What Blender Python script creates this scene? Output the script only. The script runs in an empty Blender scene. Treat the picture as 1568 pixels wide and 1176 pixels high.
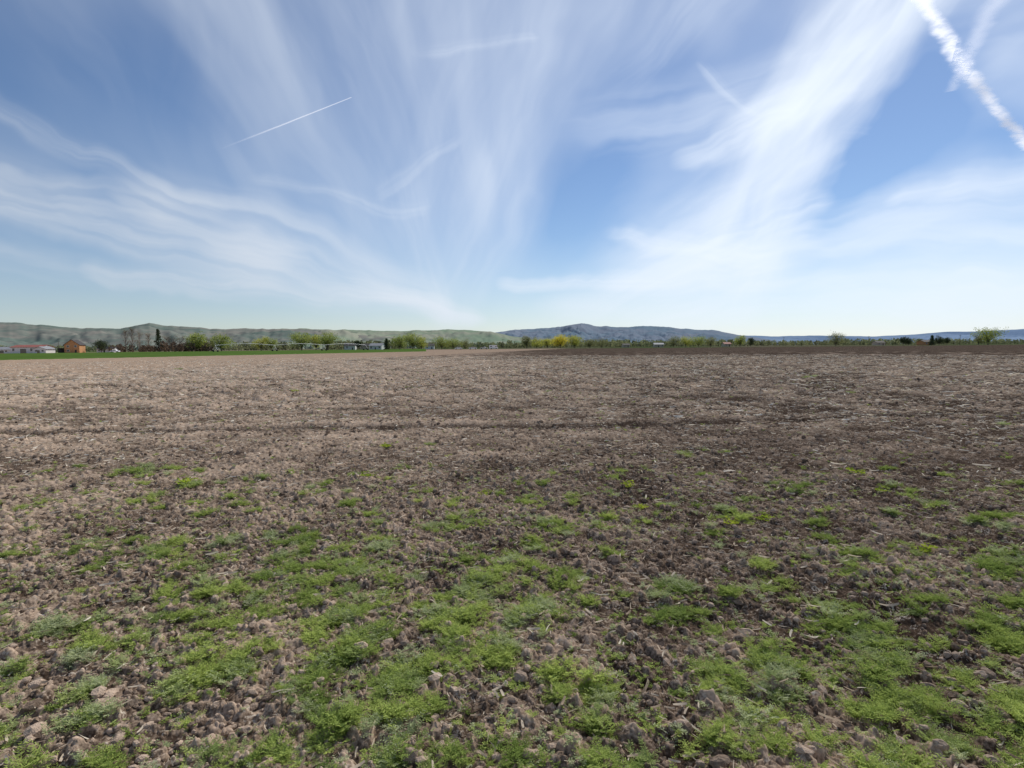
import bpy, math, numpy as np
from mathutils import Vector, Matrix
rng = np.random.default_rng(7)
scene = bpy.context.scene
F = 871.0; CU, CV = 784.0, 588.0
PITCH = 3.74; ROLL = -0.475; CAMH = 1.6
RM = (Matrix.Rotation(math.radians(90-PITCH), 3, 'X') @ Matrix.Rotation(math.radians(ROLL), 3, 'Z'))
RN = np.array(RM)
def bearing(u, v):
    d = RN @ np.array([(u-CU)/F, (CV-v)/F, -1.0]); return d/np.linalg.norm(d)
def gp(u, v):
    d = bearing(u, v); t = -CAMH/d[2]; return d[0]*t, d[1]*t
def horizon(u): return 531.0-0.0083*(u-784)
def at(u, D):
    d = bearing(u, horizon(u)); return d[0]/d[1]*D, D
def ztop(u, v, D):
    d = bearing(u, v); return CAMH + d[2]/d[1]*D

# ------------------------------------------------------------ noise
def h2(ix, iy, seed):
    a = (ix.astype(np.int64)*374761393 + iy.astype(np.int64)*668265263 + seed*1442695041) & 0xFFFFFFFF
    a = ((a ^ (a >> 13))*1274126177) & 0xFFFFFFFF
    a = ((a ^ (a >> 16))*2246822519) & 0xFFFFFFFF
    a = a ^ (a >> 15)
    return a.astype(np.float64)/4294967296.0
def vn(x, y, seed=0):
    ix = np.floor(x); iy = np.floor(y); fx = x-ix; fy = y-iy
    fx = fx*fx*fx*(fx*(6*fx-15)+10); fy = fy*fy*fy*(fy*(6*fy-15)+10)
    a = h2(ix, iy, seed); b = h2(ix+1, iy, seed); c = h2(ix, iy+1, seed); d = h2(ix+1, iy+1, seed)
    return (a*(1-fx)+b*fx)*(1-fy)+(c*(1-fx)+d*fx)*fy
def fbm(x, y, seed=0, o=4):
    s = 0; a = .5; t = 0
    for i in range(o):
        s = s+a*vn(x*2**i+i*17.3, y*2**i-i*9.1, seed+i); t += a; a *= .5
    return s/t
def clodf(x, y, cell, seed, r0, r1, prob):
    gx = x/cell; gy = y/cell; ix = np.floor(gx); iy = np.floor(gy); out = np.zeros_like(x)
    for dx in (-1, 0, 1):
        for dy in (-1, 0, 1):
            cx = ix+dx; cy = iy+dy
            px = cx+h2(cx, cy, seed); py = cy+h2(cx, cy, seed+1)
            r = (r0+(r1-r0)*h2(cx, cy, seed+2))/cell
            k = (h2(cx, cy, seed+3) < prob)
            e = .7+.6*h2(cx, cy, seed+4)
            d2 = ((gx-px)**2*e+(gy-py)**2/e)/(r*r)
            out = np.maximum(out, k*np.clip(1-d2, 0, 1)**.6*r*cell)
    return out
def sstep(a, b, x):
    t = np.clip((x-a)/(b-a), 0, 1); return t*t*(3-2*t)
def groundH(x, y):
    r = np.hypot(x, y)
    wx = x+.035*(vn(x/.05, y/.05, 50)-.5)+.012*(vn(x/.018, y/.018, 51)-.5)
    wy = y+.035*(vn(x/.05, y/.05, 52)-.5)+.012*(vn(x/.018, y/.018, 53)-.5)
    near = 1-sstep(5, 12, r); mid = 1-sstep(25, 60, r); far = 1-sstep(90, 200, r)
    h = .06*(fbm(x/1.7, y/1.7, 3, 2)-.5)*far + .06*(fbm(x/.3, y/.3, 9, 3)-.5)*mid
    h = h+.14*(vn(x/1.1+3, y/.9, 33)-.5)*sstep(15, 40, r)*far
    h = h+.11*(vn(x/.5+7, y/.5, 34)-.5)*sstep(8, 20, r)*(1-sstep(45, 80, r))
    h = h+.6*clodf(wx, wy, .42, 41, .06, .17, .6)*sstep(10, 22, r)*(1-sstep(60, 90, r))
    h = h+.6*clodf(wx, wy, .145, 11, .018, .058, .55)*mid
    h = h+.85*clodf(wx, wy, .07, 21, .012, .034, .65)*(1-sstep(14, 30, r))
    h = h+.85*clodf(wx, wy, .032, 31, .006, .016, .75)*near
    h = h+.010*(vn(x/.016, y/.016, 61)-.5)*near+.018*(vn(x/.045, y/.045, 62)-.5)*mid
    fy = 11.6+.03*x+.012*np.clip(x, 0, 50)**2+.25*(vn(x/2.0, x*0, 71)-.5)
    d = y-fy; m = 1-sstep(9, 13, np.abs(x+1))
    h = h+m*(-.06*np.exp(-(d/.25)**2)+.04*np.exp(-((d-.5)/.25)**2))
    return h-.03

# ------------------------------------------------------------ nodes
class NT:
    def __init__(s, tree): s.t = tree; s.t.nodes.clear()
    def n(s, typ, ins=None, **kw):
        nd = s.t.nodes.new(typ)
        for k, v in kw.items(): setattr(nd, k, v)
        for k, v in (ins or {}).items(): s.set(nd.inputs[k], v)
        return nd
    def set(s, inp, v):
        if isinstance(v, bpy.types.NodeSocket): s.t.links.new(v, inp)
        elif v is not None: inp.default_value = v
    def m(s, op, a, b=None, c=None, clamp=False):
        nd = s.t.nodes.new('ShaderNodeMath'); nd.operation = op; nd.use_clamp = clamp
        for i, v in enumerate((a, b, c)):
            if v is not None: s.set(nd.inputs[i], v)
        return nd.outputs[0]
    def vm(s, op, a, b=None, scale=None):
        nd = s.t.nodes.new('ShaderNodeVectorMath'); nd.operation = op
        s.set(nd.inputs[0], a)
        if b is not None: s.set(nd.inputs[1], b)
        if scale is not None: s.set(nd.inputs['Scale'], scale)
        return nd.outputs['Value'] if op in ('LENGTH', 'DOT_PRODUCT') else nd.outputs[0]
    def mr(s, v, a, b, c=0., d=1., smooth=True):
        nd = s.t.nodes.new('ShaderNodeMapRange')
        if smooth: nd.interpolation_type = 'SMOOTHSTEP'
        for i, q in enumerate((v, a, b, c, d)): s.set(nd.inputs[i], q)
        return nd.outputs[0]
    def mix(s, f, a, b, mode='MIX'):
        nd = s.t.nodes.new('ShaderNodeMix'); nd.data_type = 'RGBA'; nd.blend_type = mode
        s.set(nd.inputs[0], f)
        for i, v in ((6, a), (7, b)):
            if isinstance(v, tuple) and len(v) == 3: v = v+(1,)
            s.set(nd.inputs[i], v)
        return nd.outputs[2]
    def noise(s, vec, scale, detail=4, rough=.55, dist=0):
        nd = s.n('ShaderNodeTexNoise', {'Vector': vec, 'Scale': scale, 'Detail': detail, 'Roughness': rough, 'Distortion': dist})
        return nd.outputs[0]
def newmat(name):
    m = bpy.data.materials.new(name); m.use_nodes = True; return m, NT(m.node_tree)
def simplemat(name, col, rough=.7, var=.25, scale=2., metal=0., spec=.3):
    m, t = newmat(name)
    pos = t.n('ShaderNodeTexCoord').outputs['Object']
    nz = t.noise(pos, scale, 5, .6)
    c = t.mix(t.mr(nz, .3, .7), tuple(x*(1-var) for x in col), tuple(min(1, x*(1+var)) for x in col))
    b = t.n('ShaderNodeBsdfPrincipled', {'Base Color': c, 'Roughness': rough, 'Metallic': metal, 'Specular IOR Level': spec})
    t.n('ShaderNodeOutputMaterial', {0: b.outputs[0]})
    return m
def leafmat(name, ca, cb, cc=None, trans=.4):
    m, t = newmat(name)
    a = t.n('ShaderNodeAttribute', attribute_name='rnd').outputs['Fac']
    c = t.mix(a, ca, cb)
    if cc:
        b_ = t.n('ShaderNodeAttribute', attribute_name='rnd2').outputs['Fac']
        c = t.mix(t.mr(b_, .5, 1.), c, cc)
    d = t.n('ShaderNodeBsdfDiffuse', {'Color': c})
    tr = t.n('ShaderNodeBsdfTranslucent', {'Color': c})
    mx = t.n('ShaderNodeMixShader', {0: trans, 1: d.outputs[0], 2: tr.outputs[0]})
    t.n('ShaderNodeOutputMaterial', {0: mx.outputs[0]})
    return m

# ------------------------------------------------------------ mesh utils
def np_mesh(name, V, Fc, mat, attrs=None, smooth=False):
    me = bpy.data.meshes.new(name); k = Fc.shape[1]
    me.vertices.add(len(V)); me.vertices.foreach_set('co', V.astype(np.float32).ravel())
    me.loops.add(Fc.size); me.loops.foreach_set('vertex_index', Fc.astype(np.int32).ravel())
    me.polygons.add(len(Fc)); me.polygons.foreach_set('loop_start', (np.arange(len(Fc))*k).astype(np.int32))
    me.polygons.foreach_set('use_smooth', np.full(len(Fc), smooth))
    me.materials.append(mat)
    me.update(calc_edges=True)
    for kx, v in (attrs or {}).items():
        at_ = me.attributes.new(kx, 'FLOAT', 'POINT'); at_.data.foreach_set('value', v.astype(np.float32))
    ob = bpy.data.objects.new(name, me); scene.collection.objects.link(ob); return ob
def scatter(name, templates, idx, pos, rot, scl, mat, rnd, rnd2=None, smooth=False):
    Vs, Fs, A, A2 = [], [], [], []; off = 0
    for k, (TV, TF) in enumerate(templates):
        s = np.where(idx == k)[0]
        if not len(s): continue
        W = np.einsum('nij,vj->nvi', rot[s]*scl[s][:, None, None], TV)+pos[s][:, None, :]
        n, nv = len(s), len(TV)
        Fs.append((TF[None]+(np.arange(n)*nv)[:, None, None]+off).reshape(-1, TF.shape[1]))
        Vs.append(W.reshape(-1, 3)); A.append(np.repeat(rnd[s], nv))
        if rnd2 is not None: A2.append(np.repeat(rnd2[s], nv))
        off += n*nv
    at_ = {'rnd': np.concatenate(A)}
    if rnd2 is not None: at_['rnd2'] = np.concatenate(A2)
    return np_mesh(name, np.concatenate(Vs), np.concatenate(Fs), mat, at_, smooth)
def rotz(a):
    n = len(a); R = np.zeros((n, 3, 3)); c, s = np.cos(a), np.sin(a)
    R[:, 0, 0] = c; R[:, 0, 1] = -s; R[:, 1, 0] = s; R[:, 1, 1] = c; R[:, 2, 2] = 1; return R
def rotx(a):
    n = len(a); R = np.zeros((n, 3, 3)); c, s = np.cos(a), np.sin(a)
    R[:, 1, 1] = c; R[:, 1, 2] = -s; R[:, 2, 1] = s; R[:, 2, 2] = c; R[:, 0, 0] = 1; return R

# ------------------------------------------------------------ ground
dense = np.radians(np.linspace(-52, 52, 1280))
coarse = np.radians(np.linspace(52, 308, 110))[1:-1]
ang = np.concatenate([dense, coarse]); na = len(ang)
rr = [0.15, .3, .5, .7, .9, 1.1]
while rr[-1] < 8: rr.append(rr[-1]*1.0034)
while rr[-1] < 70: rr.append(rr[-1]*1.0062)
while rr[-1] < 45000: rr.append(rr[-1]*1.06)
rr = np.array(rr); nr = len(rr)
X = rr[:, None]*np.sin(ang)[None]; Y = rr[:, None]*np.cos(ang)[None]
Z = groundH(X.ravel(), Y.ravel())
V = np.stack([X.ravel(), Y.ravel(), Z], 1)
i = np.arange(nr-1)[:, None]*na; j = np.arange(na)[None]; j2 = (j+1) % na
Fq = np.stack([i+j, i+j2, i+na+j2, i+na+j], -1).reshape(-1, 4)[:, ::-1]

soil, t = newmat('tilled_soil')
P = t.n('ShaderNodeNewGeometry').outputs['Position']
sx = t.n('ShaderNodeSeparateXYZ', {0: P}); px, py, pz = sx.outputs
n1 = t.noise(P, 14, 4, .65); n2 = t.noise(P, 1.1, 4, .7); n3 = t.noise(P, 70, 2, .6); n4 = t.noise(P, .12, 3, .6)
hgt = t.mr(pz, -.07, .05)
f = t.m('ADD', t.m('MULTIPLY', n1, .85), t.m('MULTIPLY', hgt, .38))
f = t.m('ADD', f, t.m('MULTIPLY', t.m('SUBTRACT', n2, .5), .85))
f = t.m('ADD', f, t.m('MULTIPLY', t.m('SUBTRACT', n3, .5), .8))
f = t.m('SUBTRACT', f, t.mr(px, -8, 12, -.06, .14))  # soil darkens to the right: shade of the backlit side put into the colour
c = t.mix(t.mr(f, .32, .95), (.075, .050, .035), (.57, .43, .315))
spk = t.noise(t.vm('MULTIPLY', P, (1., 1.6, 1.)), 5, 5, .85)
sp = t.m('MULTIPLY', t.mr(spk, .53, .62), t.mr(n3, .48, .6))
c = t.mix(t.m('MULTIPLY', sp, .85), c, (.62, .55, .45))
c = t.mix(t.m('MULTIPLY', t.mr(n4, .35, .7), .2), c, (.14, .10, .075))
def side(ax, ay, bx, by, w):
    L = math.hypot(bx-ax, by-ay); nx, ny = -(by-ay)/L, (bx-ax)/L
    d = t.m('ADD', t.m('MULTIPLY', px, nx), t.m('MULTIPLY', py, ny))
    d = t.m('ADD', d, t.m('MULTIPLY', t.m('SUBTRACT', n4, .5), w*3))
    return t.mr(t.m('SUBTRACT', d, nx*ax+ny*ay), -w, w)
strip = side(-34, 26, -8, 165, 3.)
tn = t.mix(n2, (.34, .235, .16), (.56, .41, .295))
c = t.mix(t.m('MULTIPLY', strip, .85), c, tn)
far = t.mr(py, 380, 480)
fn = t.noise(P, .004, 3, .5)
fc = t.mix(t.mr(fn, .45, .55), (.085, .12, .045), (.20, .165, .11))
c = t.mix(far, c, fc)
bs = t.n('ShaderNodeBsdfDiffuse', {'Color': c, 'Roughness': .6})
t.n('ShaderNodeOutputMaterial', {0: bs.outputs[0]})
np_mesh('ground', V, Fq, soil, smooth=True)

# ------------------------------------------------------------ clods
def ico(sub):
    import bmesh
    bm = bmesh.new(); bmesh.ops.create_icosphere(bm, subdivisions=sub, radius=1)
    v = np.array([q.co[:] for q in bm.verts]); f_ = np.array([[q.index for q in g.verts] for g in bm.faces]); bm.free(); return v, f_
clt = []
for k in range(10):
    v, f_ = ico(2 if k < 6 else 1)
    for q in range(5):
        nrm = rng.normal(size=3); nrm /= np.linalg.norm(nrm); dd = rng.uniform(.5, .85)
        e = v@nrm; v = v-np.outer(np.clip(e-dd, 0, None), nrm)
    v = v*(1+.35*(rng.random((len(v), 1))-.5))*np.array([1, rng.uniform(.6, .95), rng.uniform(.45, .75)])
    clt.append((v, f_))
def polar(N, r0, r1, p=0., half=52):
    u = rng.random(N); r = r0+(r1-r0)*u**(1+p)
    a = np.radians(rng.uniform(-half, half, N)); return r*np.sin(a), r*np.cos(a), r
x, y, r = polar(60000, 1.2, 34, .35)
keep = rng.random(len(r)) < np.clip(.35+1.2*(vn(x/.8, y/.8, 90)-.3), .2, 1); x, y, r = x[keep], y[keep], r[keep]
s = np.exp(rng.normal(math.log(.0125), .5, len(r))); s = np.clip(s, .005, .045)*(1+.03*r)
idx = np.where((r < 4.5) & (s > .014), rng.integers(0, 6, len(r)), rng.integers(6, 10, len(r)))
R = rotz(rng.uniform(0, 6.28, len(r)))@rotx(rng.uniform(-.5, .5, len(r)))
clm, t = newmat('soil_clods')
P = t.n('ShaderNodeNewGeometry').outputs['Position']
a = t.n('ShaderNodeAttribute', attribute_name='rnd').outputs['Fac']
nn = t.noise(P, 60, 4, .65)
c = t.mix(t.mr(t.m('ADD', t.m('MULTIPLY', nn, .6), t.m('MULTIPLY', a, .5)), .2, .85), (.11, .076, .055), (.60, .46, .345))
bmp = t.n('ShaderNodeBump', {'Strength': .8, 'Distance': .01, 'Height': t.noise(P, 120, 2, .7)})
bs = t.n('ShaderNodeBsdfDiffuse', {'Color': c, 'Roughness': .6, 'Normal': bmp.outputs[0]})
t.n('ShaderNodeOutputMaterial', {0: bs.outputs[0]})
scatter('soil_clods', clt, idx, np.stack([x, y, groundH(x, y)+s*.2], 1), R, s, clm, rng.random(len(r)), smooth=False)

# ------------------------------------------------------------ straw
stt = []
for k in range(12):
    n = 4; L = 1.0; b1, b2 = rng.uniform(-.25, .25, 2); w = rng.uniform(.04, .10)
    tt = np.linspace(-.5, .5, n); cx = tt*L; cy = b1*tt**2*1.2; cz = .18*rng.random()+b2*tt**2*.9+rng.uniform(-.15, .25)*tt
    tw = rng.uniform(-1.2, 1.2)*tt+rng.uniform(-.4, .4); ww = w*(1-.5*np.abs(tt))
    A_ = np.stack([cx, cy-ww*np.cos(tw), cz-ww*np.sin(tw)], 1); B_ = np.stack([cx, cy+ww*np.cos(tw), cz+ww*np.sin(tw)], 1)
    v = np.empty((2*n, 3)); v[0::2] = A_; v[1::2] = B_
    stt.append((v, np.array([[2*q, 2*q+2, 2*q+3, 2*q+1] for q in range(n-1)])))
x, y, r = polar(300000, 1.2, 100, .2)
pn = vn(x/1.4, y/1.0, 95)*.6+vn(x/.35, y/.35, 96)*.5
keep = rng.random(len(r)) < np.clip((pn-.30)*2.2, .06, 1)*np.clip(r/9., .2, 1); x, y, r = x[keep], y[keep], r[keep]
for (u_, v_, sp_, cnt) in [(905, 608, .9, 260), (1060, 715, .45, 90), (300, 728, .35, 50), (560, 730, .4, 50), (480, 595, 1.2, 160), (700, 712, .4, 50), (1050, 628, 1.2, 200), (1250, 620, 1.0, 150), (390, 930, .18, 30)]:
    cx, cy = gp(u_, v_); x = np.append(x, cx+rng.normal(0, sp_, cnt)); y = np.append(y, cy+rng.normal(0, sp_*1.1, cnt))
r = np.hypot(x, y); N = len(r)
s = (.014+.045*rng.random(N)**1.6)*(1+.10*np.minimum(r, 40)); s[rng.random(N) < .03] *= 1.7
R = rotz(rng.uniform(0, 6.28, N))@rotx(rng.uniform(-1., 1., N))
stm, t = newmat('dry_straw')
a = t.n('ShaderNodeAttribute', attribute_name='rnd').outputs['Fac']
cr = t.n('ShaderNodeValToRGB', {0: a}); e = cr.color_ramp.elements
e[0].position = 0; e[0].color = (.20, .15, .11, 1); e[1].position = 1; e[1].color = (.80, .75, .65, 1)
for p_, c_ in ((.4, (.40, .32, .24, 1)), (.75, (.62, .54, .43, 1))): q = e.new(p_); q.color = c_
bs = t.n('ShaderNodeBsdfDiffuse', {'Color': cr.outputs[0]})
tr = t.n('ShaderNodeBsdfTranslucent', {'Color': cr.outputs[0]})
mx = t.n('ShaderNodeMixShader', {0: .3, 1: bs.outputs[0], 2: tr.outputs[0]})
t.n('ShaderNodeOutputMaterial', {0: mx.outputs[0]})
scatter('straw_residue', stt, rng.integers(0, 12, N), np.stack([x, y, groundH(x, y)+s*.12+.004], 1), R, s, stm, np.clip(rng.random(N)*.85+sstep(5, 14, r)*.25, 0, 1))

# ------------------------------------------------------------ weeds
def frond(L, az, up, droop, nl, ll, lw):
    vs, fs = [], []
    n = nl+1; tt = np.linspace(0, 1, n)
    rad = L*tt*np.cos(up*(1-.3*tt)); z = L*np.sin(up)*(tt-droop*tt**2)
    d = np.array([math.cos(az), math.sin(az), 0]); sd = np.array([-d[1], d[0], 0])
    c = rad[:, None]*d+z[:, None]*np.array([0, 0, 1])
    w = .0016
    vs += [c[0]-sd*w, c[0]+sd*w, c[-1]]; fs.append([0, 1, 2])
    for q in range(1, n):
        for sg in (-1, 1):
            l = ll*(1.15-.75*abs(tt[q]-.45))*rng.uniform(.7, 1.2)
            dirv = d*rng.uniform(.4, .8)+sd*sg+np.array([0, 0, rng.uniform(-.1, .7)]); dirv /= np.linalg.norm(dirv)
            per = np.cross(dirv, [0, 0, 1.])+np.array([0, 0, rng.uniform(-.8, .8)]); per /= np.linalg.norm(per)
            b = len(vs); m = c[q]+dirv*l*.55
            vs += [c[q], m-per*lw, m+per*lw, c[q]+dirv*l]; fs += [[b, b+1, b+2], [b+1, b+3, b+2]]
    return np.array(vs), fs
def tuft(nf, L, nl, ll, lw, upl=(.25, 1.2)):
    V_, F_ = [], []; o = 0
    for q in range(nf):
        v, f_ = frond(L*rng.uniform(.5, 1.1), rng.uniform(0, 6.28), rng.uniform(*upl), rng.uniform(.1, .55), nl, ll, lw)
        v = v+np.array([rng.normal(0, L*.28), rng.normal(0, L*.28), 0])
        V_.append(v); F_.append(np.array(f_)+o); o += len(v)
    return np.concatenate(V_), np.concatenate(F_)
big = [tuft(26, .066, 8, .0138, .0019, (.5, 1.35)) for _ in range(7)]
small = [tuft(7, .04, 4, .013, .0028, (.3, 1.2)) for _ in range(6)]
broad = [tuft(7, .06, 2, .035, .009, (.5, 1.3)) for _ in range(3)]
def dens(x, y):
    d = 1-sstep(3.2, 4.6, y+.10*np.abs(x+.2))
    d = np.maximum(d, 1.0*np.exp(-((x+1.1)/1.2)**4-((y-4.15)/.6)**2))
    d = np.maximum(d, 1.25*np.exp(-((x+.9)/1.3)**4-((y-4.0)/.75)**2)); d = np.maximum(d, .45*np.exp(-((x-.1)/1.4)**2-((y-4.8)/.8)**2))
    d = np.maximum(d, .55*(1-sstep(3.8, 4.8, y))*sstep(1.0, 2.2, x))
    d = np.maximum(d, .17*(1-sstep(5.2, 8.5, y)))
    d = d*(1-.6*np.exp(-((x+1.9)/.5)**2-((y-2.2)/.5)**2))
    return d
x = rng.uniform(-9, 9, 70000); y = rng.uniform(.6, 9, 70000)
pt = fbm(x/.33, y/.33, 120, 3); pt = sstep(.42, .56, pt)
pr = dens(x, y)*(.07+.93*pt)
k = rng.random(len(x)) < pr*.078
cn = rng.integers(3, 11, k.sum()); xb = np.repeat(x[k], cn)+rng.normal(0, .042, cn.sum()); yb = np.repeat(y[k], cn)+rng.normal(0, .036, cn.sum())
cc_ = np.repeat(rng.random(k.sum()), cn)
k = rng.random(len(x)) < pr*.07
xb = np.append(xb, x[k]); yb = np.append(yb, y[k]); cc_ = np.append(cc_, rng.random(k.sum()))
x2 = rng.uniform(-9, 9, 110000); y2 = rng.uniform(.6, 10, 110000)
pt2 = sstep(.4, .6, fbm(x2/.3, y2/.3, 140, 3)); k = rng.random(len(x2)) < dens(x2, y2)*(.35+.65*pt2)*.5
xs, ys = x2[k], y2[k]
xx, yy, r_ = polar(2600, 5, 45, 1.1); xs = np.append(xs, xx); ys = np.append(ys, yy)
extra = [(225, 718, 2.2, 9), (285, 742, 1.6, 5), (395, 734, 1.6, 5), (1238, 577, 3.4, 5), (275, 566, 3, 4), (575, 800, 1.2, 5), (725, 790, 1.1, 5), (845, 797, 1.2, 4), (920, 805, 1.2, 4), (1248, 818, 1.2, 4),
         (1045, 694, 1.6, 4), (365, 820, 1.1, 4), (655, 680, 1.5, 3), (1535, 650, 1.8, 5), (620, 715, 1.3, 3), (1410, 845, 1.0, 3), (455, 806, 1.0, 3), (360, 560, 3, 3), (1300, 600, 2.4, 3), (840, 600, 2.0, 2), (240, 838, 1.1, 4), (155, 860, 1.1, 4), (625, 592, 2., 3), (1095, 688, 1.4, 3)]
sb = np.clip(rng.normal(.92, .26, len(xb)), .35, 1.5)
for (u_, v_, sc, cnt) in extra:
    cx, cy = gp(u_, v_); xb = np.append(xb, cx+rng.normal(0, .05*sc, cnt)); yb = np.append(yb, cy+rng.normal(0, .05*sc, cnt)); sb = np.append(sb, np.full(cnt, sc*.8)); cc_ = np.append(cc_, np.full(cnt, .3))
wm = leafmat('weed_foliage', (.19, .27, .065), (.48, .56, .16), (.50, .54, .32), .45)
N = len(xb); col = np.clip(fbm(xb/.9, yb/.9, 160, 3)*1.0-.25+cc_*.5+rng.normal(0, .12, N), 0, 1)
R = rotz(rng.uniform(0, 6.28, N))@rotx(rng.uniform(-.15, .15, N))
scatter('weed_tufts', big, rng.integers(0, 7, N), np.stack([xb, yb, groundH(xb, yb)-.004], 1), R, sb, wm, col, np.clip(1.1-cc_+rng.normal(0, .2, N)-.25, 0, 1))
N2 = len(xs); rs = np.hypot(xs, ys); ss = rng.uniform(.5, 1.3, N2)*(1+.05*np.clip(rs-4, 0, 40)*.6)
R = rotz(rng.uniform(0, 6.28, N2))
scatter('weed_seedlings', small, rng.integers(0, 6, N2), np.stack([xs, ys, groundH(xs, ys)-.003], 1), R, ss, wm, rng.random(N2), rng.random(N2))
bx, by, bs_ = [], [], []
for (u_, v_, sc) in [(960, 742, 1.4), (1312, 722, 1.7), (1172, 792, 1.2), (285, 740, 1.8), (1420, 842, 1.2), (980, 776, 1.1), (560, 728, 1.4), (420, 870, .9), (590, 683, 1.6), (1120, 800, 1.1), (740, 752, 1.), (1350, 750, 1.2), (450, 600, 2.2)]:
    cx, cy = gp(u_, v_); bx += [cx, cx+.04]; by += [cy, cy+.05]; bs_ += [sc, sc*.8]
bx = np.array(bx); by = np.array(by); bs_ = np.array(bs_); N3 = len(bx)
ym = leafmat('young_broadleaf', (.26, .36, .04), (.42, .48, .06), None, .45)
scatter('broadleaf_weeds', broad, rng.integers(0, 3, N3), np.stack([bx, by, groundH(bx, by)], 1), rotz(rng.uniform(0, 6, N3)), bs_, ym, rng.random(N3))

# ------------------------------------------------------------ crop field (raised sward)
cm = leafmat('green_crop', (.07, .13, .03), (.13, .21, .05), None, .3)
nx_, ny_ = 160, 160
q0, q1, q2, q3 = np.array([-100, 80.]), np.array([-36, 240.]), np.array([-90, 600.]), np.array([-330, 225.])
uu, vv = np.meshgrid(np.linspace(0, 1, nx_), np.linspace(0, 1, ny_), indexing='ij')
PP = ((q0[None, None]*(1-uu[..., None])+q1*uu[..., None])*(1-vv[..., None])+(q3*(1-uu[..., None])+q2*uu[..., None])*vv[..., None])
hx = .22+.14*(rng.random(uu.shape)-.5); hx[0] = hx[-1] = -.05; hx[:, 0] = -.05; hx[:, -1] = -.05
V = np.stack([PP[..., 0].ravel(), PP[..., 1].ravel(), hx.ravel()], 1)
i = (np.arange(nx_-1)*ny_)[:, None]; j = np.arange(ny_-1)[None]
Fq = np.stack([i+j, i+j+1, i+ny_+j+1, i+ny_+j], -1).reshape(-1, 4)[:, ::-1]
np_mesh('green_crop_field', V, Fq, cm, {'rnd': np.clip(fbm(V[:, 0]/8, V[:, 1]/30, 5)*.8+.3*rng.random(len(V)), 0, 1)}, smooth=False)

# ------------------------------------------------------------ hills
def hills(name, ridge, R0, R1, R2, mat, seed, rough=.3, nA=900, nR=70, pad=35):
    az = []; sl = []
    for (u_, v_) in ridge:
        d = bearing(u_, v_); az.append(math.atan2(d[0], d[1])); sl.append(d[2]/math.hypot(d[0], d[1]))
    a = np.linspace(az[0]-math.radians(pad)*(1 if ridge[0][0] < 50 else .02), az[-1]+math.radians(pad)*(1 if ridge[-1][0] > 1500 else .02), nA)
    base = np.interp(a, az, sl)
    base = base*(1+.05*(fbm(a*60, a*0, seed, 4)-.5)*2)
    rad = np.concatenate([np.linspace(R0, R1, nR), np.linspace(R1, R2, 20)[1:]])
    A, Rr = np.meshgrid(a, rad, indexing='ij'); B = base[:, None]*R1
    tt = (Rr-R0)/(R1-R0); back = np.clip((Rr-R1)/(R2-R1), 0, 1)
    xx = A*R1/1000; yy = Rr/1000
    prof = np.clip(tt, 0, 1)**1.25
    n_ = fbm(xx*1.6+fbm(xx, yy, seed+5)*1.5, yy*1.1, seed+1, 5)
    rdg = 1-np.abs(2*fbm(xx*3.2, yy*1.5, seed+2, 4)-1)
    bump_ = np.sin(np.pi*np.clip(tt, 0, 1))**.8
    Hh = B*(prof+bump_*rough*(n_-.45)*2.2-bump_*rough*.85*(rdg-.6))
    Hh = np.minimum(Hh, base[:, None]*Rr*.985*(tt < .97)+B*(tt >= .97))
    Hh = np.where(back > 0, B*(1-back**1.2), Hh)
    Hh = np.where(tt <= 0, -2, Hh)
    V = np.stack([(Rr*np.sin(A)).ravel(), (Rr*np.cos(A)).ravel(), (Hh+CAMH).ravel()], 1)
    m_ = len(rad); i = (np.arange(nA-1)*m_)[:, None]; j = np.arange(m_-1)[None]
    Fq = np.stack([i+j, i+j+1, i+m_+j+1, i+m_+j], -1).reshape(-1, 4)
    np_mesh(name, V, Fq, mat, smooth=True)
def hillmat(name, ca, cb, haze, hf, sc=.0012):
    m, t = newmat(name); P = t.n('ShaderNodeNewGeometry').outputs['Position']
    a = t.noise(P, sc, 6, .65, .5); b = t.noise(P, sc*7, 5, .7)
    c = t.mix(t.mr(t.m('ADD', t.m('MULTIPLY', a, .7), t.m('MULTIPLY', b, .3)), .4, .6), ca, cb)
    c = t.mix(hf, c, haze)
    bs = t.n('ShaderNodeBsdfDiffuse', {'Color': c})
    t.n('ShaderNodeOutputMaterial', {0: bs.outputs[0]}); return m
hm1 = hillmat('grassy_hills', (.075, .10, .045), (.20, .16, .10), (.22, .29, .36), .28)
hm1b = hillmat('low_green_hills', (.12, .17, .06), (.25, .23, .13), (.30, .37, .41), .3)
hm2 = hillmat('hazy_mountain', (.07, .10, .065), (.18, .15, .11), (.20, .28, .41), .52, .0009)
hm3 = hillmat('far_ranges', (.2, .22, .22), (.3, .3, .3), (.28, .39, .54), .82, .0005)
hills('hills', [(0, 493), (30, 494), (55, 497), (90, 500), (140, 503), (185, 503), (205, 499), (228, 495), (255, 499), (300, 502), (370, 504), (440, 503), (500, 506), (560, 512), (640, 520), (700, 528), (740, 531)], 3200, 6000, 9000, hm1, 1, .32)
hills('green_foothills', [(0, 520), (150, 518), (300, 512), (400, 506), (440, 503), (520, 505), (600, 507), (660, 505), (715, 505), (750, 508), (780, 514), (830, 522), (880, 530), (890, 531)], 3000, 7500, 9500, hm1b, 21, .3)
hills('mountain', [(640, 531), (700, 518), (760, 509), (800, 504), (850, 501), (890, 496), (915, 499), (945, 501), (990, 499), (1020, 501), (1060, 504), (1090, 505), (1120, 511), (1160, 517), (1190, 522), (1230, 527)], 8000, 12500, 16000, hm2, 41, .3)
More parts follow.
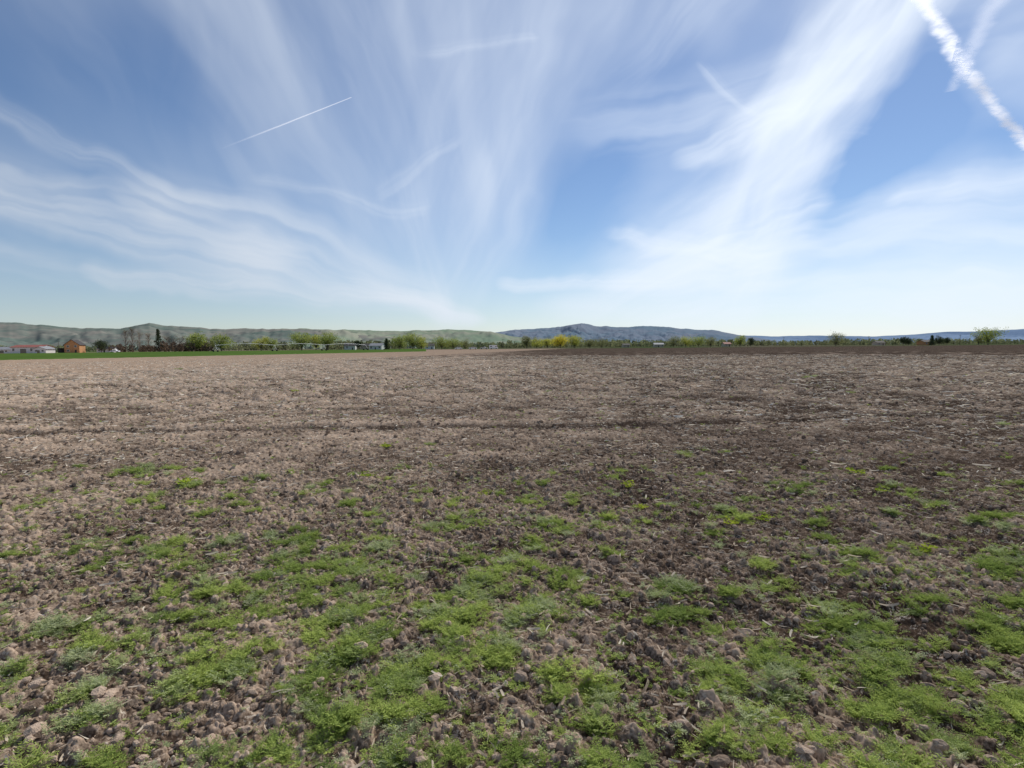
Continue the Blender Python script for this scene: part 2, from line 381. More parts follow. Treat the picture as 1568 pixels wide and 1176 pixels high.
hills('far_mountain_range', [(980, 520), (1080, 514), (1130, 513), (1180, 515), (1250, 514), (1340, 515), (1400, 512), (1450, 508), (1510, 507), (1568, 504), (1600, 503)], 19000, 25000, 32000, hm3, 61, .2)

# ------------------------------------------------------------ builder
class MB:
    def __init__(s): s.v = []; s.f = []; s.mi = []
    def face(s, pts, mi=0):
        b = len(s.v); s.v += [tuple(p) for p in pts]; s.f.append(list(range(b, b+len(pts)))); s.mi.append(mi)
    def box(s, x0, x1, y0, y1, z0, z1, mi=0):
        p = [(x0, y0, z0), (x1, y0, z0), (x1, y1, z0), (x0, y1, z0), (x0, y0, z1), (x1, y0, z1), (x1, y1, z1), (x0, y1, z1)]
        for q in ((3, 2, 1, 0), (4, 5, 6, 7), (0, 1, 5, 4), (1, 2, 6, 5), (2, 3, 7, 6), (3, 0, 4, 7)): s.face([p[k] for k in q], mi)
    def limb(s, p0, p1, r0, r1, n=6, mi=0):
        p0, p1 = Vector(p0), Vector(p1); d = (p1-p0).normalized(); u = d.orthogonal().normalized(); w = d.cross(u)
        c = [(math.cos(2*math.pi*k/n), math.sin(2*math.pi*k/n)) for k in range(n)]
        A = [p0+(u*a+w*b)*r0 for a, b in c]; B = [p1+(u*a+w*b)*r1 for a, b in c]
        for k in range(n): s.face([A[k], A[(k+1) % n], B[(k+1) % n], B[k]], mi)
        s.face(B, mi); s.face(A[::-1], mi)
    def obj(s, name, mats, parent=None, loc=(0, 0, 0), rz=0, rnd=None):
        me = bpy.data.meshes.new(name); me.from_pydata(s.v, [], s.f)
        for m in mats: me.materials.append(m)
        me.polygons.foreach_set('material_index', s.mi)
        if rnd is not None:
            at_ = me.attributes.new('rnd', 'FLOAT', 'POINT'); at_.data.foreach_set('value', np.asarray(rnd, np.float32))
        me.update(); ob = bpy.data.objects.new(name, me); scene.collection.objects.link(ob)
        ob.location = loc; ob.rotation_euler = (0, 0, rz)
        if parent: ob.parent = parent
        return ob
def empty(name, loc, rz=0):
    o = bpy.data.objects.new(name, None); scene.collection.objects.link(o); o.location = loc; o.rotation_euler = (0, 0, rz); return o

bark = simplemat('bark', (.13, .10, .08), .9, .3, 3)
barkl = simplemat('grey_bark', (.24, .20, .165), .9, .3, 3)
L_green = leafmat('spring_leaves', (.20, .25, .06), (.42, .46, .13), None, .45)
L_yel = leafmat('yellow_green_leaves', (.36, .37, .07), (.55, .55, .13), None, .45)
L_gold = leafmat('golden_blossom_leaves', (.54, .47, .05), (.74, .64, .08), None, .45)
L_dark = leafmat('evergreen_needles', (.05, .065, .035), (.10, .125, .06), None, .15)
L_olive = leafmat('olive_leaves', (.19, .195, .09), (.31, .32, .14), None, .4)
def tree(name, u, D, vt, wpx, leaf, kind='round', fill=1.0, bk=None):
    X0, Y0 = at(u, D); H = max(2, ztop(u, vt, D)); W = wpx/F*D; mb = MB(); rn = []
    bk = bk or bark
    tips = []
    if kind == 'conifer':
        mb.limb((0, 0, -.1), (0, 0, H*.97), .02*H+.05, .02)
        lv = int(14+H)
        for k in range(lv):
            f_ = k/lv; z = H*(.08+.9*f_); rad = W/2*(1-f_)**.7*rng.uniform(.55, 1.3)
            for q in range(6):
                a_ = rng.uniform(0, 6.28); e_ = (rad*math.cos(a_), rad*math.sin(a_), z-rad*.25)
                mb.limb((0, 0, z), e_, .04, .01, 3); tips += [(e_, .35), ((e_[0]*.6, e_[1]*.6, z-rad*.1), .4)]
        per, ls = 11, .26
    elif kind in ('bare', 'poplar'):
        mb.limb((0, 0, -.1), (rng.normal(0, .02*H), 0, H*.97), .018*H, .02)
        for k in range(46):
            z = H*rng.uniform(.12, .9); a_ = rng.uniform(0, 6.28)
            rad = W/2*rng.uniform(.5, 1)*(1 if kind == 'bare' else math.sin(math.pi*min(.95, .2+z/H*.75))); up = rng.uniform(.5, 1.2)*rad+(.12*H if kind == 'poplar' else .05*H)
            e_ = (rad*math.cos(a_), rad*math.sin(a_), min(H, z+up))
            mb.limb((0, 0, z), e_, .06+.003*H, .02, 3)
            for q in range(3):
                g_ = [e_[i_]+rng.normal(0, .05*H) for i_ in range(3)]; m_ = [(e_[i_]*.6+(0, 0, z)[i_]*.4) for i_ in range(3)]
                mb.limb(m_, g_, .045, .02, 3); tips.append((g_, .5))
        per, ls = 10, .16
    else:
        th = H*.16
        mb.limb((0, 0, -.1), (0, 0, th), .035*H, .026*H)
        ng = max(9, int(16*fill))
        for k in range(ng):
            a_ = 6.28*k/ng+rng.uniform(-.3, .3); el = math.sin(rng.uniform(-.5, 1.5)); rf = rng.uniform(.55, 1)
            cz = H*.5+el*H*.44*rf; rad = W*.43*math.sqrt(max(.05, 1-(el*rf)**2))*rng.uniform(.5, 1.05)
            e_ = (rad*math.cos(a_), rad*math.sin(a_), cz)
            m_ = (e_[0]*.4, e_[1]*.4, th+(cz-th)*.55)
            mb.limb((0, 0, th*rng.uniform(.8, 1)), m_, .017*H, .01*H, 4); mb.limb(m_, e_, .01*H, .003*H, 4)
            tips.append((e_, W*.13)); tips.append((m_, W*.08))
            for q in range(3):
                g_ = (e_[0]+rng.normal(0, W*.10), e_[1]+rng.normal(0, W*.10), e_[2]+rng.normal(0, H*.07)); mb.limb(m_, g_, .006*H, .002*H, 3); tips.append((g_, W*.08))
        per, ls = int(28*fill), .03*H+.05
    nb = len(mb.v); rn = [0.]*nb
    for (c_, sp_) in tips:
        sh = rng.random()
        for q in range(per):
            p = np.array(c_)+rng.normal(0, sp_, 3)*np.array([1, 1, .75]); p[2] = max(.3, p[2])
            if kind in ('bare', 'poplar') and rng.random() > fill: continue
            a1, a2 = rng.normal(size=3), rng.normal(size=3); a1 /= np.linalg.norm(a1); a2 -= a1*(a1@a2); a2 /= np.linalg.norm(a2)
            l_ = ls*rng.uniform(.6, 1.3)
            mb.face([p-a1*l_, p+a2*l_*.5, p+a1*l_, p-a2*l_*.5], 1); rn += [min(1, max(0, sh+rng.normal(0, .2)))]*4
    return mb.obj(name, [bk, leaf], None, (X0, Y0, -.02), rng.uniform(0, 6), rn)

T = tree
T('poplar_tree', 193, 410, 506, 12, L_olive, 'poplar', .25, barkl); T('poplar_tree', 203, 412, 503, 12, L_olive, 'poplar', .2, barkl)
T('poplar_tree', 214, 409, 508, 13, L_olive, 'poplar', .2, barkl); T('poplar_tree', 228, 411, 511, 12, L_olive, 'poplar', .2, barkl)
T('spruce_tree', 243, 400, 503, 12, L_dark, 'conifer')
T('juniper_tree', 155, 385, 521, 20, L_dark, 'round', 1.1)
for uu_, vt_ in ((256, 515), (266, 518), (276, 514), (287, 518)): T('bare_tree', uu_, 405+rng.uniform(-6, 6), vt_, 16, L_olive, 'bare', .15, barkl)
T('willow_tree', 303, 390, 510, 30, L_green, fill=1.1); T('willow_tree', 339, 395, 512, 30, L_green, fill=1.1)
T('bare_tree', 322, 410, 518, 16, L_olive, 'bare', .2, barkl)
T('cottonwood_tree', 400, 470, 516, 24, L_yel, fill=.9); T('cottonwood_tree', 415, 475, 517, 22, L_green, fill=.9)
T('willow_tree', 462, 450, 510, 34, L_green, fill=1.1); T('willow_tree', 484, 456, 513, 26, L_yel, fill=1.); T('willow_tree', 502, 450, 511, 32, L_green, fill=1.1)
T('spruce_tree', 592, 480, 518, 9, L_dark, 'conifer'); T('juniper_tree', 548, 480, 521, 10, L_dark)
T('cottonwood_tree', 612, 470, 515, 26, L_green, fill=1.); T('cottonwood_tree', 632, 465, 511, 34, L_green, fill=1.1); T('cottonwood_tree', 645, 470, 517, 20, L_yel, fill=.9)
T('cottonwood_tree', 676, 480, 517, 26, L_green, fill=1.); T('cottonwood_tree', 694, 485, 519, 28, L_green, fill=1.); T('cottonwood_tree', 712, 490, 521, 20, L_olive, fill=.9)
T('cottonwood_tree', 806, 520, 516, 18, L_olive, fill=1.); T('cottonwood_tree', 822, 520, 518, 20, L_yel, fill=1.)
T('forsythia_tree', 838, 500, 518, 18, L_yel, fill=1.); T('forsythia_tree', 858, 490, 514, 30, L_gold, fill=1.2); T('cottonwood_tree', 880, 495, 514, 24, L_yel, fill=1.)
T('cottonwood_tree', 903, 540, 519, 20, L_olive, fill=1.); T('cottonwood_tree', 921, 540, 519, 24, L_olive, fill=1.)
T('cottonwood_tree', 1032, 560, 517, 26, L_olive, fill=1.); T('cottonwood_tree', 1050, 560, 516, 24, L_yel, fill=1.); T('cottonwood_tree', 1070, 560, 515, 28, L_green, fill=1.); T('cottonwood_tree', 1088, 560, 517, 22, L_olive, fill=1.)
T('cottonwood_tree', 1133, 560, 513, 18, L_green, fill=1.); T('juniper_tree', 1150, 570, 517, 12, L_dark, fill=.9)
T('cottonwood_tree', 1280, 520, 511, 27, L_olive, fill=1.); T('juniper_tree', 1383, 520, 516, 10, L_dark); T('juniper_tree', 1391, 520, 517, 11, L_dark)
T('spruce_tree', 1427, 500, 513, 9, L_dark, 'conifer'); T('juniper_tree', 1438, 500, 515, 14, L_dark); T('juniper_tree', 1450, 505, 517, 10, L_dark)
T('cottonwood_tree', 1513, 460, 503, 36, L_green, fill=1.1); T('cottonwood_tree', 1498, 465, 512, 16, L_olive, fill=.8)

def treemass(name, spans, leaf, seed):
    r_ = np.random.default_rng(seed); Vs, rn = [], []
    for (u0, u1, D, vt, dn) in spans:
        n = int((u1-u0)*dn)
        for k in range(n):
            u = r_.uniform(u0, u1); Dk = D*r_.uniform(.92, 1.1); X0, Y0 = at(u, Dk)
            H = max(1.5, (ztop(u, vt, D)+0)*r_.uniform(.45, 1.08)); W = H*r_.uniform(.45, .95); sh = r_.random()
            nq = 34; c = r_.normal(size=(nq, 3)); c /= np.linalg.norm(c, axis=1)[:, None]; c *= r_.uniform(.3, 1, (nq, 1))**.5
            c = c*np.array([W/2, W/2, H*.46])+np.array([X0, Y0, H*.5])
            a1 = r_.normal(size=(nq, 3)); a1 /= np.linalg.norm(a1, axis=1)[:, None]; a2 = np.cross(a1, r_.normal(size=(nq, 3))); a2 /= np.linalg.norm(a2, axis=1)[:, None]
            l_ = H*.13
            Vs.append(np.stack([c-a1*l_, c+a2*l_*.7, c+a1*l_, c-a2*l_*.7], 1).reshape(-1, 3)); rn.append(np.full(nq*4, sh))
            tv = np.array([[X0-.2, Y0, -.1], [X0+.2, Y0, -.1], [X0+.12, Y0, H*.6], [X0-.12, Y0, H*.6]]); Vs.append(tv); rn.append(np.zeros(4))
    V = np.concatenate(Vs); np_mesh(name, V, np.arange(len(V)).reshape(-1, 4), leaf, {'rnd': np.concatenate(rn)})
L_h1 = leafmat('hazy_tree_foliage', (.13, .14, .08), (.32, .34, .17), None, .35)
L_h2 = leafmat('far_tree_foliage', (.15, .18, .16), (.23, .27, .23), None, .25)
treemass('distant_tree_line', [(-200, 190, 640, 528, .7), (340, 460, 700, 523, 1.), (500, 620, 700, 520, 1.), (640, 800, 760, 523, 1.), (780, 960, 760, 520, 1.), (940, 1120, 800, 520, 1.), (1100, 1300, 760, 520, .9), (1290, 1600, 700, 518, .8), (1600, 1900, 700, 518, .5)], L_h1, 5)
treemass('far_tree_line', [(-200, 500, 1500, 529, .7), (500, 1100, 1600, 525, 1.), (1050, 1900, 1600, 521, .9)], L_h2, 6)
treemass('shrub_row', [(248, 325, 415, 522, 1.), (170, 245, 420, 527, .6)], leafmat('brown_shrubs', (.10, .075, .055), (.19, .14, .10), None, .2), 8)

# ------------------------------------------------------------ buildings
white = simplemat('white_siding', (.62, .62, .60), .6, .06, .6)
tanw = simplemat('tan_siding', (.42, .36, .28), .7, .1, .6)
osb = simplemat('orange_wood_siding', (.44, .23, .10), .7, .2, 1.5)
redr = simplemat('red_metal_roof', (.26, .09, .07), .8, .12, .5)
greyr = simplemat('grey_metal_roof', (.26, .265, .28), .8, .1, .5)
darkr = simplemat('dark_shingles', (.05, .045, .045), .85, .2, 2)
glass = simplemat('window_glass', (.03, .04, .05), .1, .1, 1, 0, .8)
trimm = simplemat('white_trim', (.7, .7, .68), .5, .03, 1)
def house(name, u, D, wpx, vt, depth, wall, roof, storeys=1, rz=0., gable_front=False, big_door=False, wallh=None, porch=False):
    X0, Y0 = at(u, D); W = wpx/F*D; H = ztop(u, vt, D)
    e = empty(name, (X0, Y0, 0), rz); w2, d2 = W/2, depth/2; wh = wallh or H*.62
    b = MB(); b.box(-w2, w2, -d2, d2, -.1, wh)
    if gable_front:
        b.face([(-w2, -d2, wh), (w2, -d2, wh), (0, -d2, H-.15)]); b.face([(w2, d2, wh), (-w2, d2, wh), (0, d2, H-.15)])
    else:
        b.face([(-w2, d2, wh), (-w2, -d2, wh), (-w2, 0, H-.15)]); b.face([(w2, -d2, wh), (w2, d2, wh), (w2, 0, H-.15)])
    b.obj('walls', [wall], e)
    r = MB(); o = .5; th = .18
    def slab(p):
        q = [(a, b_, c+th) for a, b_, c in p]; r.face(p[::-1]); r.face(q)
        for k in range(4): r.face([p[k], p[(k+1) % 4], q[(k+1) % 4], q[k]])
    if gable_front:
        dz = (H-wh)/w2*o
        slab([(-w2-o, -d2-o, wh-dz), (-.0, -d2-o, H-th), (-.0, d2+o, H-th), (-w2-o, d2+o, wh-dz)]); slab([(0.004, -d2-o, H-th), (w2+o, -d2-o, wh-dz), (w2+o, d2+o, wh-dz), (0.004, d2+o, H-th)])
    else:
        dz = (H-wh)/d2*o
        slab([(-w2-o, -d2-o, wh-dz), (w2+o, -d2-o, wh-dz), (w2+o, 0, H-th), (-w2-o, 0, H-th)]); slab([(-w2-o, 0.004, H-th), (w2+o, 0.004, H-th), (w2+o, d2+o, wh-dz), (-w2-o, d2+o, wh-dz)])
    r.obj('roof', [roof], e)
    wn = MB(); tr_ = MB(); sh = wh/storeys
    if big_door:
        tr_.box(-w2*.35-.15, w2*.05+.15, -d2-.05, -d2-.003, 0, wh*.78); wn.box(-w2*.35, w2*.05, -d2-.08, -d2-.053, 0, wh*.74)
    for s_ in range(storeys):
        nwin = max(2, int(W/3.2))
        for k in range(nwin):
            cx = -w2+W*(k+.5)/nwin
            if big_door and -w2*.5 < cx < w2*.2: continue
            if s_ == 0 and k == nwin//2 and not big_door: continue
            z0 = s_*sh+sh*.36; z1 = s_*sh+sh*.8
            tr_.box(cx-.72, cx+.72, -d2-.05, -d2-.003, z0-.1, z1+.1); wn.box(cx-.6, cx+.6, -d2-.08, -d2-.053, z0, z1)
    tr_.obj('window_trim', [trimm], e); wn.obj('windows', [glass], e)
    if not big_door:
        dm = MB(); cx = -w2+W*(max(2, int(W/3.2))//2+.5)/max(2, int(W/3.2)); dm.box(cx-.5, cx+.5, -d2-.06, -d2-.004, 0, 2.1); dm.obj('door', [darkr], e)
    if porch:
        p = MB(); p.box(-w2-5, -w2-.01, -d2, d2*.3, 3., 3.25)
        for cx in (-w2-4.8, -w2-2.5): p.box(cx, cx+.2, -d2+.05, -d2+.25, 0, 3.)
        p.box(-w2-5, -w2-.01, -.5, d2*.3-.1, 0, 2.99); p.obj('carport', [darkr], e)
    return e
house('farm_shed', 14, 392, 34, 531, 10, white, greyr, 1, .06, wallh=2.6, big_door=True)
house('farm_shed', 50, 380, 40, 528, 14, white, redr, 1, .15, big_door=True, wallh=4.0)
house('metal_garage', 68, 372, 18, 530.5, 9, white, greyr, 1, .1, gable_front=True, big_door=True)
house('timber_house', 115, 375, 19, 520, 11, osb, darkr, 2, .35, gable_front=True, porch=True)
house('farm_house', 165, 400, 22, 531, 8, white, darkr, 1, .1)
house('farm_house', 537, 500, 16, 525, 9, white, darkr, 1, .1); house('farm_house', 578, 500, 20, 525.5, 9, white, greyr, 1, -.2); house('farm_house', 559, 510, 14, 526, 9, tanw, darkr, 1, .1)
house('farm_house', 658, 540, 14, 526, 9, white, darkr, 1, .1)
house('farm_shed', 1008, 600, 14, 525, 12, tanw, greyr, 1, -.1, big_door=True)
house('farm_house', 1112, 600, 10, 524, 9, tanw, redr, 1, 0); house('farm_house', 1416, 520, 14, 520.5, 9, osb, darkr, 1, .1); house('farm_house', 958, 620, 10, 526, 9, tanw, darkr, 1, 0)
house('farm_house', 1345, 600, 12, 522, 9, tanw, darkr, 1, 0)

# vehicles
tire = simplemat('tire_rubber', (.02, .02, .02), .9, .1)
def pickup(u, D, paint, rz, van=False):
    X0, Y0 = at(u, D); e = empty('camper_van' if van else 'pickup_truck', (X0, Y0, 0), rz)
    prof = [(-2.7, .5), (2.7, .5), (2.75, .95), (2.6, 1.15), (1.35, 1.25), (.75, 1.85), (-.75, 1.88), (-1.0, 1.25), (-2.7, 1.22)] if not van else [(-3.3, .5), (3.1, .5), (3.15, 1.1), (2.7, 1.45), (2.2, 2.2), (2.5, 2.9), (-3.2, 2.95), (-3.3, 1.2)]
    b = MB(); w = .95; n = len(prof)
    b.face([(x, -w, z) for x, z in prof]); b.face([(x, w, z) for x, z in prof][::-1])
    for k in range(n):
        a, c = prof[k], prof[(k+1) % n]; b.face([(a[0], w, a[1]), (c[0], w, c[1]), (c[0], -w, c[1]), (a[0], -w, a[1])])
    b.obj('body', [paint], e)
    g = MB(); gy = w+.006
    for sy in (-1, 1):
        if van: P_ = [[(1.0, 1.5), (2.2, 1.5), (1.9, 2.1), (1.0, 2.1)], [(-2.6, 1.6), (-1.2, 1.6), (-1.2, 2.3), (-2.6, 2.3)]]
        else: P_ = [[(-.8, 1.28), (.15, 1.28), (.15, 1.75), (-.65, 1.77)], [(.25, 1.28), (1.15, 1.28), (.72, 1.75), (.25, 1.75)]]
        for p in P_: g.face([(x, sy*gy, z) for x, z in p])
    g.obj('windows', [glass], e)
    wh = MB()
    for x_ in (-1.8, 1.75):
        for sy in (-1, 1): wh.limb((x_, sy*.72, .4), (x_, sy*1.0, .4), .4, .4, 14)
    wh.obj('wheels', [tire], e)
wp = simplemat('white_car_paint', (.75, .76, .77), .3, .03, 1, 0, .5); sp_ = simplemat('silver_car_paint', (.4, .41, .43), .3, .05, 1, .4)
pickup(724, 400, wp, .1); pickup(741, 405, sp_, 3.0); pickup(756, 410, wp, .05, True); pickup(176, 372, wp, .1); pickup(702, 420, wp, .2)

# centre pivot irrigation
galv = simplemat('galvanised_steel', (.50, .52, .55), .5, .1, 1, .2)
X0, Y0 = at(330, 300); X1, Y1 = at(560, 390)
e = empty('center_pivot_irrigation', (X0, Y0, 0), math.atan2(Y1-Y0, X1-X0)); Lt = math.hypot(X1-X0, Y1-Y0); ns = 3; sl = Lt/ns
pp = MB(); tw = MB(); ww = MB()
for k in range(ns):
    pr_ = None
    for q in range(13):
        f_ = q/12; x_ = (k+f_)*sl; z_ = 3.7+.9*math.sin(math.pi*f_)
        if pr_:
            pp.limb(pr_, (x_, 0, z_), .08, .08, 6)
            lo = 3.7+.9*math.sin(math.pi*(f_-1/24))-1.0*math.sin(math.pi*(f_-1/24))-.15
            for sy in (-.8, .8):
                pp.limb(pr_, (x_-sl/24, sy, lo), .018, .018, 3); pp.limb((x_, 0, z_), (x_-sl/24, sy, lo), .018, .018, 3)
        pr_ = (x_, 0, z_)
for k in range(ns+1):
    x_ = k*sl
    for sy in (-2, 2):
        tw.limb((x_, sy, .6), (x_, 0, 3.7), .06, .05, 4); ww.limb((x_-.15, sy, .6), (x_+.15, sy, .6), .62, .62, 16)
    tw.limb((x_, -2, .75), (x_, 2, .75), .06, .06, 4)
pp.obj('truss_pipe', [galv], e); tw.obj('towers', [galv], e); ww.obj('wheels', [tire], e)
for (u_, D_) in ((90, 460), (365, 520), (520, 540), (770, 560), (985, 620), (1200, 600), (1330, 560), (1470, 540)):
    X0, Y0 = at(u_, D_); b = MB(); b.limb((0, 0, -.2), (0, 0, 9.5), .17, .12, 8); b.box(-1.2, 1.2, -.06, .06, 8.7, 8.85)
    for q in (-1.05, 0.35, 1.05): b.limb((q, 0, 8.85), (q, 0, 9.05), .05, .04, 5)
    b.obj('utility_pole', [bark], None, (X0, Y0, 0))

# ------------------------------------------------------------ cirrus layer: thin dome of ice cloud, its sunlit brightness put in as emission
daz = np.radians(np.linspace(-52, 52, 1150)); caz = np.radians(np.linspace(52, 308, 120))[1:-1]
azs = np.concatenate([daz, caz]); els = np.radians(np.concatenate([np.linspace(-.3, 34, 430), np.linspace(34, 89.9, 60)[1:]]))
A, E = np.meshgrid(azs, els, indexing='ij'); dx = np.sin(A)*np.cos(E); dy = np.cos(A)*np.cos(E); dz = np.sin(E)
dx, dy, dz = dx.ravel(), dy.ravel(), dz.ravel()
ys_ = np.maximum(dy, .12); gx = dx/ys_; gz = dz/ys_; fr = sstep(.12, .4, dy)
wx = gx+.10*(fbm(gx*3.2, gz*3.2, 201, 3)-.5)+.02*(fbm(gx*16, gz*16, 203, 3)-.5)
wz = gz+.08*(fbm(gx*3.2, gz*3.2, 205, 3)-.5)+.02*(fbm(gx*16, gz*16, 207, 3)-.5)
strokes = [
 (1400, -60, 1190, 180, 75, 45, .75), (1190, 180, 1060, 245, 45, 18, .6), (1280, 100, 1150, 330, 90, 90, .34), (1190, 300, 1000, 385, 60, 40, .36),
 (955, 372, 1130, 394, 14, 24, .42), (980, 195, 1250, 125, 50, 50, .22), (1060, 118, 1140, 178, 9, 7, .16), (1040, 405, 1620, 300, 35, 60, .28),
 (980, 445, 1620, 405, 30, 80, .42), (800, 442, 1060, 428, 10, 18, .35), (1370, 322, 1620, 240, 10, 40, .35), (1080, 360, 1240, 320, 16, 16, .25), (1000, 395, 1200, 380, 24, 34, .25),
 (760, -40, 660, 330, 200, 110, .12), (930, -60, 820, 260, 120, 90, .08), (1120, -60, 1000, 80, 60, 50, .15), (820, 80, 780, 300, 60, 40, .05),
 (-60, 258, 260, 328, 34, 24, .30), (-60, 292, 400, 418, 26, 32, .38), (390, 410, 740, 502, 36, 14, .45), (300, 325, 640, 455, 46, 30, .30), (240, 320, 420, 400, 26, 26, .22),
 (0, 165, 330, 330, 16, 16, .16), (-40, 395, 300, 440, 26, 20, .14), (160, 420, 680, 488, 16, 18, .36), (400, 290, 650, 332, 9, 11, .09), (590, 290, 700, 235, 14, 9, .10),
 (300, -40, 380, 280, 130, 60, .07), (60, 0, 260, 260, 100, 50, .05), (500, 60, 580, 330, 130, 80, .09), (780, 330, 705, 500, 60, 34, .16), (640, 340, 690, 480, 36, 18, .14),
 (1500, 470, 900, 478, 50, 26, .22), (1440, 60, 1600, 10, 70, 110, .13), (660, 90, 810, 70, 12, 8, .10), (1290, 215, 1420, 205, 10, 8, .10),
 (1235, 350, 1390, 150, 55, 75, -.34), (985, 150, 890, 340, 60, 55, -.18), (60, 60, 250, 120, 120, 90, -.08), (470, 425, 520, 440, 16, 16, -.2), (1380, 225, 1520, 195, 50, 40, -.15)]
def g2(u_, v_): d = bearing(u_, v_); return np.array([d[0]/d[1], d[2]/d[1]])
acc = np.zeros_like(gx)
for k, (u0, v0, u1, v1, w0, w1, it) in enumerate(strokes):
    a_, b_ = g2(u0, v0), g2(u1, v1); L = np.linalg.norm(b_-a_); ax = (b_-a_)/L
    s = (wx-a_[0])*ax[0]+(wz-a_[1])*ax[1]; c = -(wx-a_[0])*ax[1]+(wz-a_[1])*ax[0]
    tt = np.clip(s/L, 0, 1); w = (w0+(w1-w0)*tt)/F*1.45; d = np.hypot(c, (s-tt*L)*.55)/w
    m = np.where((d < 1) & (fr > 0))[0]
    if not len(m): continue
    cm_, sm_ = c[m], s[m]
    v = (1-d[m]**2)**2*it
    if it > 0:
        tex = fbm(cm_/(.45*max(w0, w1)/F)+k*3.7, sm_*3.0+k, 300+k, 4); fib = fbm(cm_*90+2.*vn(sm_*6, cm_*20, 9), sm_*9, 400+k, 3)
        v = v*(.45+1.1*sstep(.2, .8, tex))*(.84+.32*fib)
    acc[m] += v
acc *= fr
ph = math.radians(-4.2); xr = dx*math.cos(ph)-dy*math.sin(ph); rd = np.sqrt(xr**2+dz**2)
th = np.arctan2(xr, np.maximum(dz, 0)+.05)
thw = th+.55*(fbm(dx*2.5+3, dz*2.5+dy, 501, 3)-.5)+.08*(fbm(dx*9, dz*9+dy*3, 503, 3)-.5)
fad = sstep(.03, .32, rd)*(1-.55*np.exp(-((dx+.08)/.2)**2))
S1 = fbm(thw*3.0, rd*2.6, 510, 4); S2 = .5+(fbm(thw*8, rd*5.5, 520, 4)-.5)*fad; S3 = .5+(fbm(thw*38, rd*9, 530, 3)-.5)*fad
base = .16*sstep(.3, .75, S1)*(.6+.6*sstep(.25, .75, S2))*(.3+.7*fad)+.045+.05*sstep(.5, .1, np.abs(dx+.05))
hz = sstep(.20, .0, dz)
right = sstep(-.3, .6, dx)
mk = (acc+base)*(.78+.28*sstep(.25, .75, S2)+.16*(S3-.3))+hz*(.10+.26*right)
mk = 1-np.exp(-np.maximum(mk, 0)*1.45)
RD = 60000.
V = np.stack([dx*RD, dy*RD, dz*RD], 1); nA_, nE = len(azs), len(els)
i = np.arange(nA_)[:, None]; j = np.arange(nE-1)[None]; i2 = (i+1) % nA_
Fq = np.stack([i*nE+j, i*nE+j+1, i2*nE+j+1, i2*nE+j], -1).reshape(-1, 4)
m, t = newmat('cirrus')
m.cycles.emission_sampling = 'NONE'
a = t.n('ShaderNodeAttribute', attribute_name='cloud').outputs['Fac']
b_ = t.n('ShaderNodeAttribute', attribute_name='glow').outputs['Fac']
em = t.n('ShaderNodeEmission', {'Color': (.80, .87, .965, 1), 'Strength': b_}); tp = t.n('ShaderNodeBsdfTransparent')
ad = t.n('ShaderNodeMixShader', {0: a, 1: tp.outputs[0], 2: em.outputs[0]}); t.n('ShaderNodeOutputMaterial', {0: ad.outputs[0]})
SUN_AZ, SUN_EL = 33., 42.
saz, sel = math.radians(SUN_AZ), math.radians(SUN_EL)
cs = dx*math.sin(saz)*math.cos(sel)+dy*math.cos(saz)*math.cos(sel)+dz*math.sin(sel)
np_mesh('sky', V, Fq, m, {'cloud': mk, 'glow': .80+.38*sstep(.3, 1., cs)}, smooth=True)

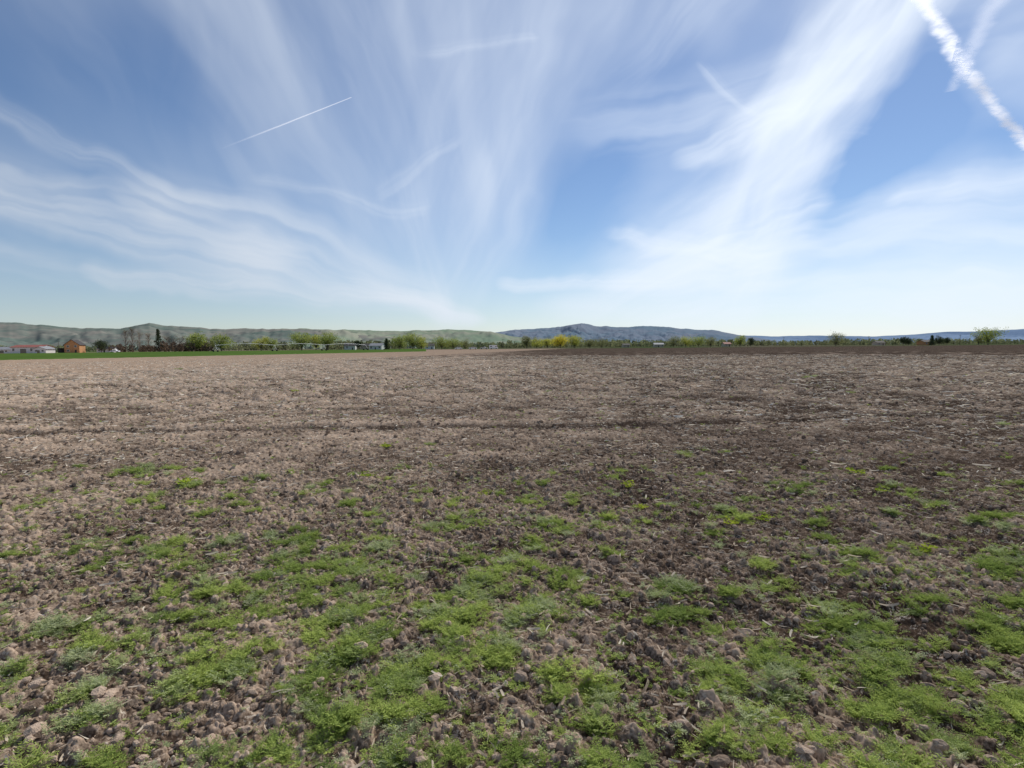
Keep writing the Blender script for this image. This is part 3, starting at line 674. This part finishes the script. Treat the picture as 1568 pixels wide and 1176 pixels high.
# ------------------------------------------------------------ contrails (thin ice ribbons at 9 km altitude)
def contrail(pts, widths, dens_, seed, puff):
    ALT = 9000.; C = []
    for (u_, v_) in pts: d = bearing(u_, v_); C.append(d/d[2]*ALT)
    C = np.array(C); Wd = np.array([w_/F*np.linalg.norm(c)*.5 for w_, c in zip(widths, C)])
    n = 120; tt = np.linspace(0, len(C)-1, n); P_ = np.stack([np.interp(tt, range(len(C)), C[:, k]) for k in range(3)], 1); w = np.interp(tt, range(len(C)), Wd)
    tg = np.gradient(P_, axis=0)
    sd = np.cross(tg, [0, 0, 1.]); sd /= np.linalg.norm(sd, axis=1)[:, None]
    m_ = 9; V, ac, al = [], [], []
    for q in range(m_):
        s_ = q/(m_-1)*2-1; V.append(P_+sd*(w*s_)[:, None]); ac.append(np.full(n, s_)); al.append(tt/(len(C)-1))
    V = np.stack(V, 1).reshape(-1, 3); ac = np.stack(ac, 1).ravel(); al = np.stack(al, 1).ravel()
    i = (np.arange(n-1)*m_)[:, None]; j = np.arange(m_-1)[None]
    Fq = np.stack([i+j, i+j+1, i+m_+j+1, i+m_+j], -1).reshape(-1, 4)
    m, t = newmat('ice_trail')
    a = t.n('ShaderNodeAttribute', attribute_name='across').outputs['Fac']; g = t.n('ShaderNodeAttribute', attribute_name='along').outputs['Fac']
    P = t.n('ShaderNodeNewGeometry').outputs['Position']
    nz = t.noise(P, .0025, 5, .6); nz2 = t.noise(P, .0011, 3, .6)
    a2 = t.m('ABSOLUTE', t.m('ADD', a, t.m('MULTIPLY', t.m('SUBTRACT', nz2, .5), puff*1.8)))
    al_ = t.m('MULTIPLY', t.mr(a2, .0, .75, 1., 0.), t.mr(nz, .3, .3+.3*puff+.001, 1-puff*.6, 1.))
    al_ = t.m('MULTIPLY', al_, t.mr(t.m('ABSOLUTE', a), .5, 1., 1., 0.))
    al_ = t.m('MULTIPLY', al_, t.m('MULTIPLY', t.mr(g, 0, .7, .05 if puff < .3 else 1., 1.), dens_))
    tr = t.n('ShaderNodeBsdfTranslucent', {'Color': (.98, .98, 1, 1)}); tp = t.n('ShaderNodeBsdfTransparent')
    mx = t.n('ShaderNodeMixShader', {0: al_, 1: tp.outputs[0], 2: tr.outputs[0]}); t.n('ShaderNodeOutputMaterial', {0: mx.outputs[0]})
    np_mesh('contrail', V, Fq, m, {'across': ac, 'along': al}, smooth=True)
contrail([(340, 227), (430, 192), (538, 149)], [8, 6.5, 3.5], .6, 1, .1)
contrail([(1400, -25), (1440, 45), (1478, 105), (1520, 160), (1580, 228)], [27, 29, 34, 22, 26], .85, 2, .7)
contrail([(1545, -25), (1510, 25), (1482, 88), (1455, 140)], [44, 40, 28, 20], .28, 3, .5)

# ------------------------------------------------------------ world
w = bpy.data.worlds.new('World'); scene.world = w; w.use_nodes = True; t = NT(w.node_tree)
sky = t.n('ShaderNodeTexSky', sky_type='NISHITA', sun_disc=False, sun_elevation=math.radians(SUN_EL), sun_rotation=math.radians(SUN_AZ), air_density=1.1, dust_density=.2, ozone_density=2.0, altitude=700)
bg = t.n('ShaderNodeBackground', {0: t.mix(1., sky.outputs[0], (.92, 1.0, 1.14), 'MULTIPLY'), 1: .082}); t.n('ShaderNodeOutputWorld', {0: bg.outputs[0]})

# ------------------------------------------------------------ sun, camera
sl = bpy.data.lights.new('sun', 'SUN'); sl.energy = 5.0; sl.angle = math.radians(.53); sl.color = (1, .95, .87)
so = bpy.data.objects.new('sun', sl); scene.collection.objects.link(so)
sd = Vector((math.sin(saz)*math.cos(sel), math.cos(saz)*math.cos(sel), math.sin(sel))); so.rotation_euler = sd.to_track_quat('Z', 'Y').to_euler()
cam = bpy.data.cameras.new('camera'); co = bpy.data.objects.new('camera', cam); scene.collection.objects.link(co)
cam.sensor_width = 36; cam.lens = 36*F/1568; cam.clip_start = .05; cam.clip_end = 90000
co.matrix_world = Matrix.Translation((0, 0, CAMH)) @ RM.to_4x4()
scene.camera = co
scene.view_settings.view_transform = 'Standard'; scene.view_settings.look = 'None'; scene.view_settings.exposure = 0
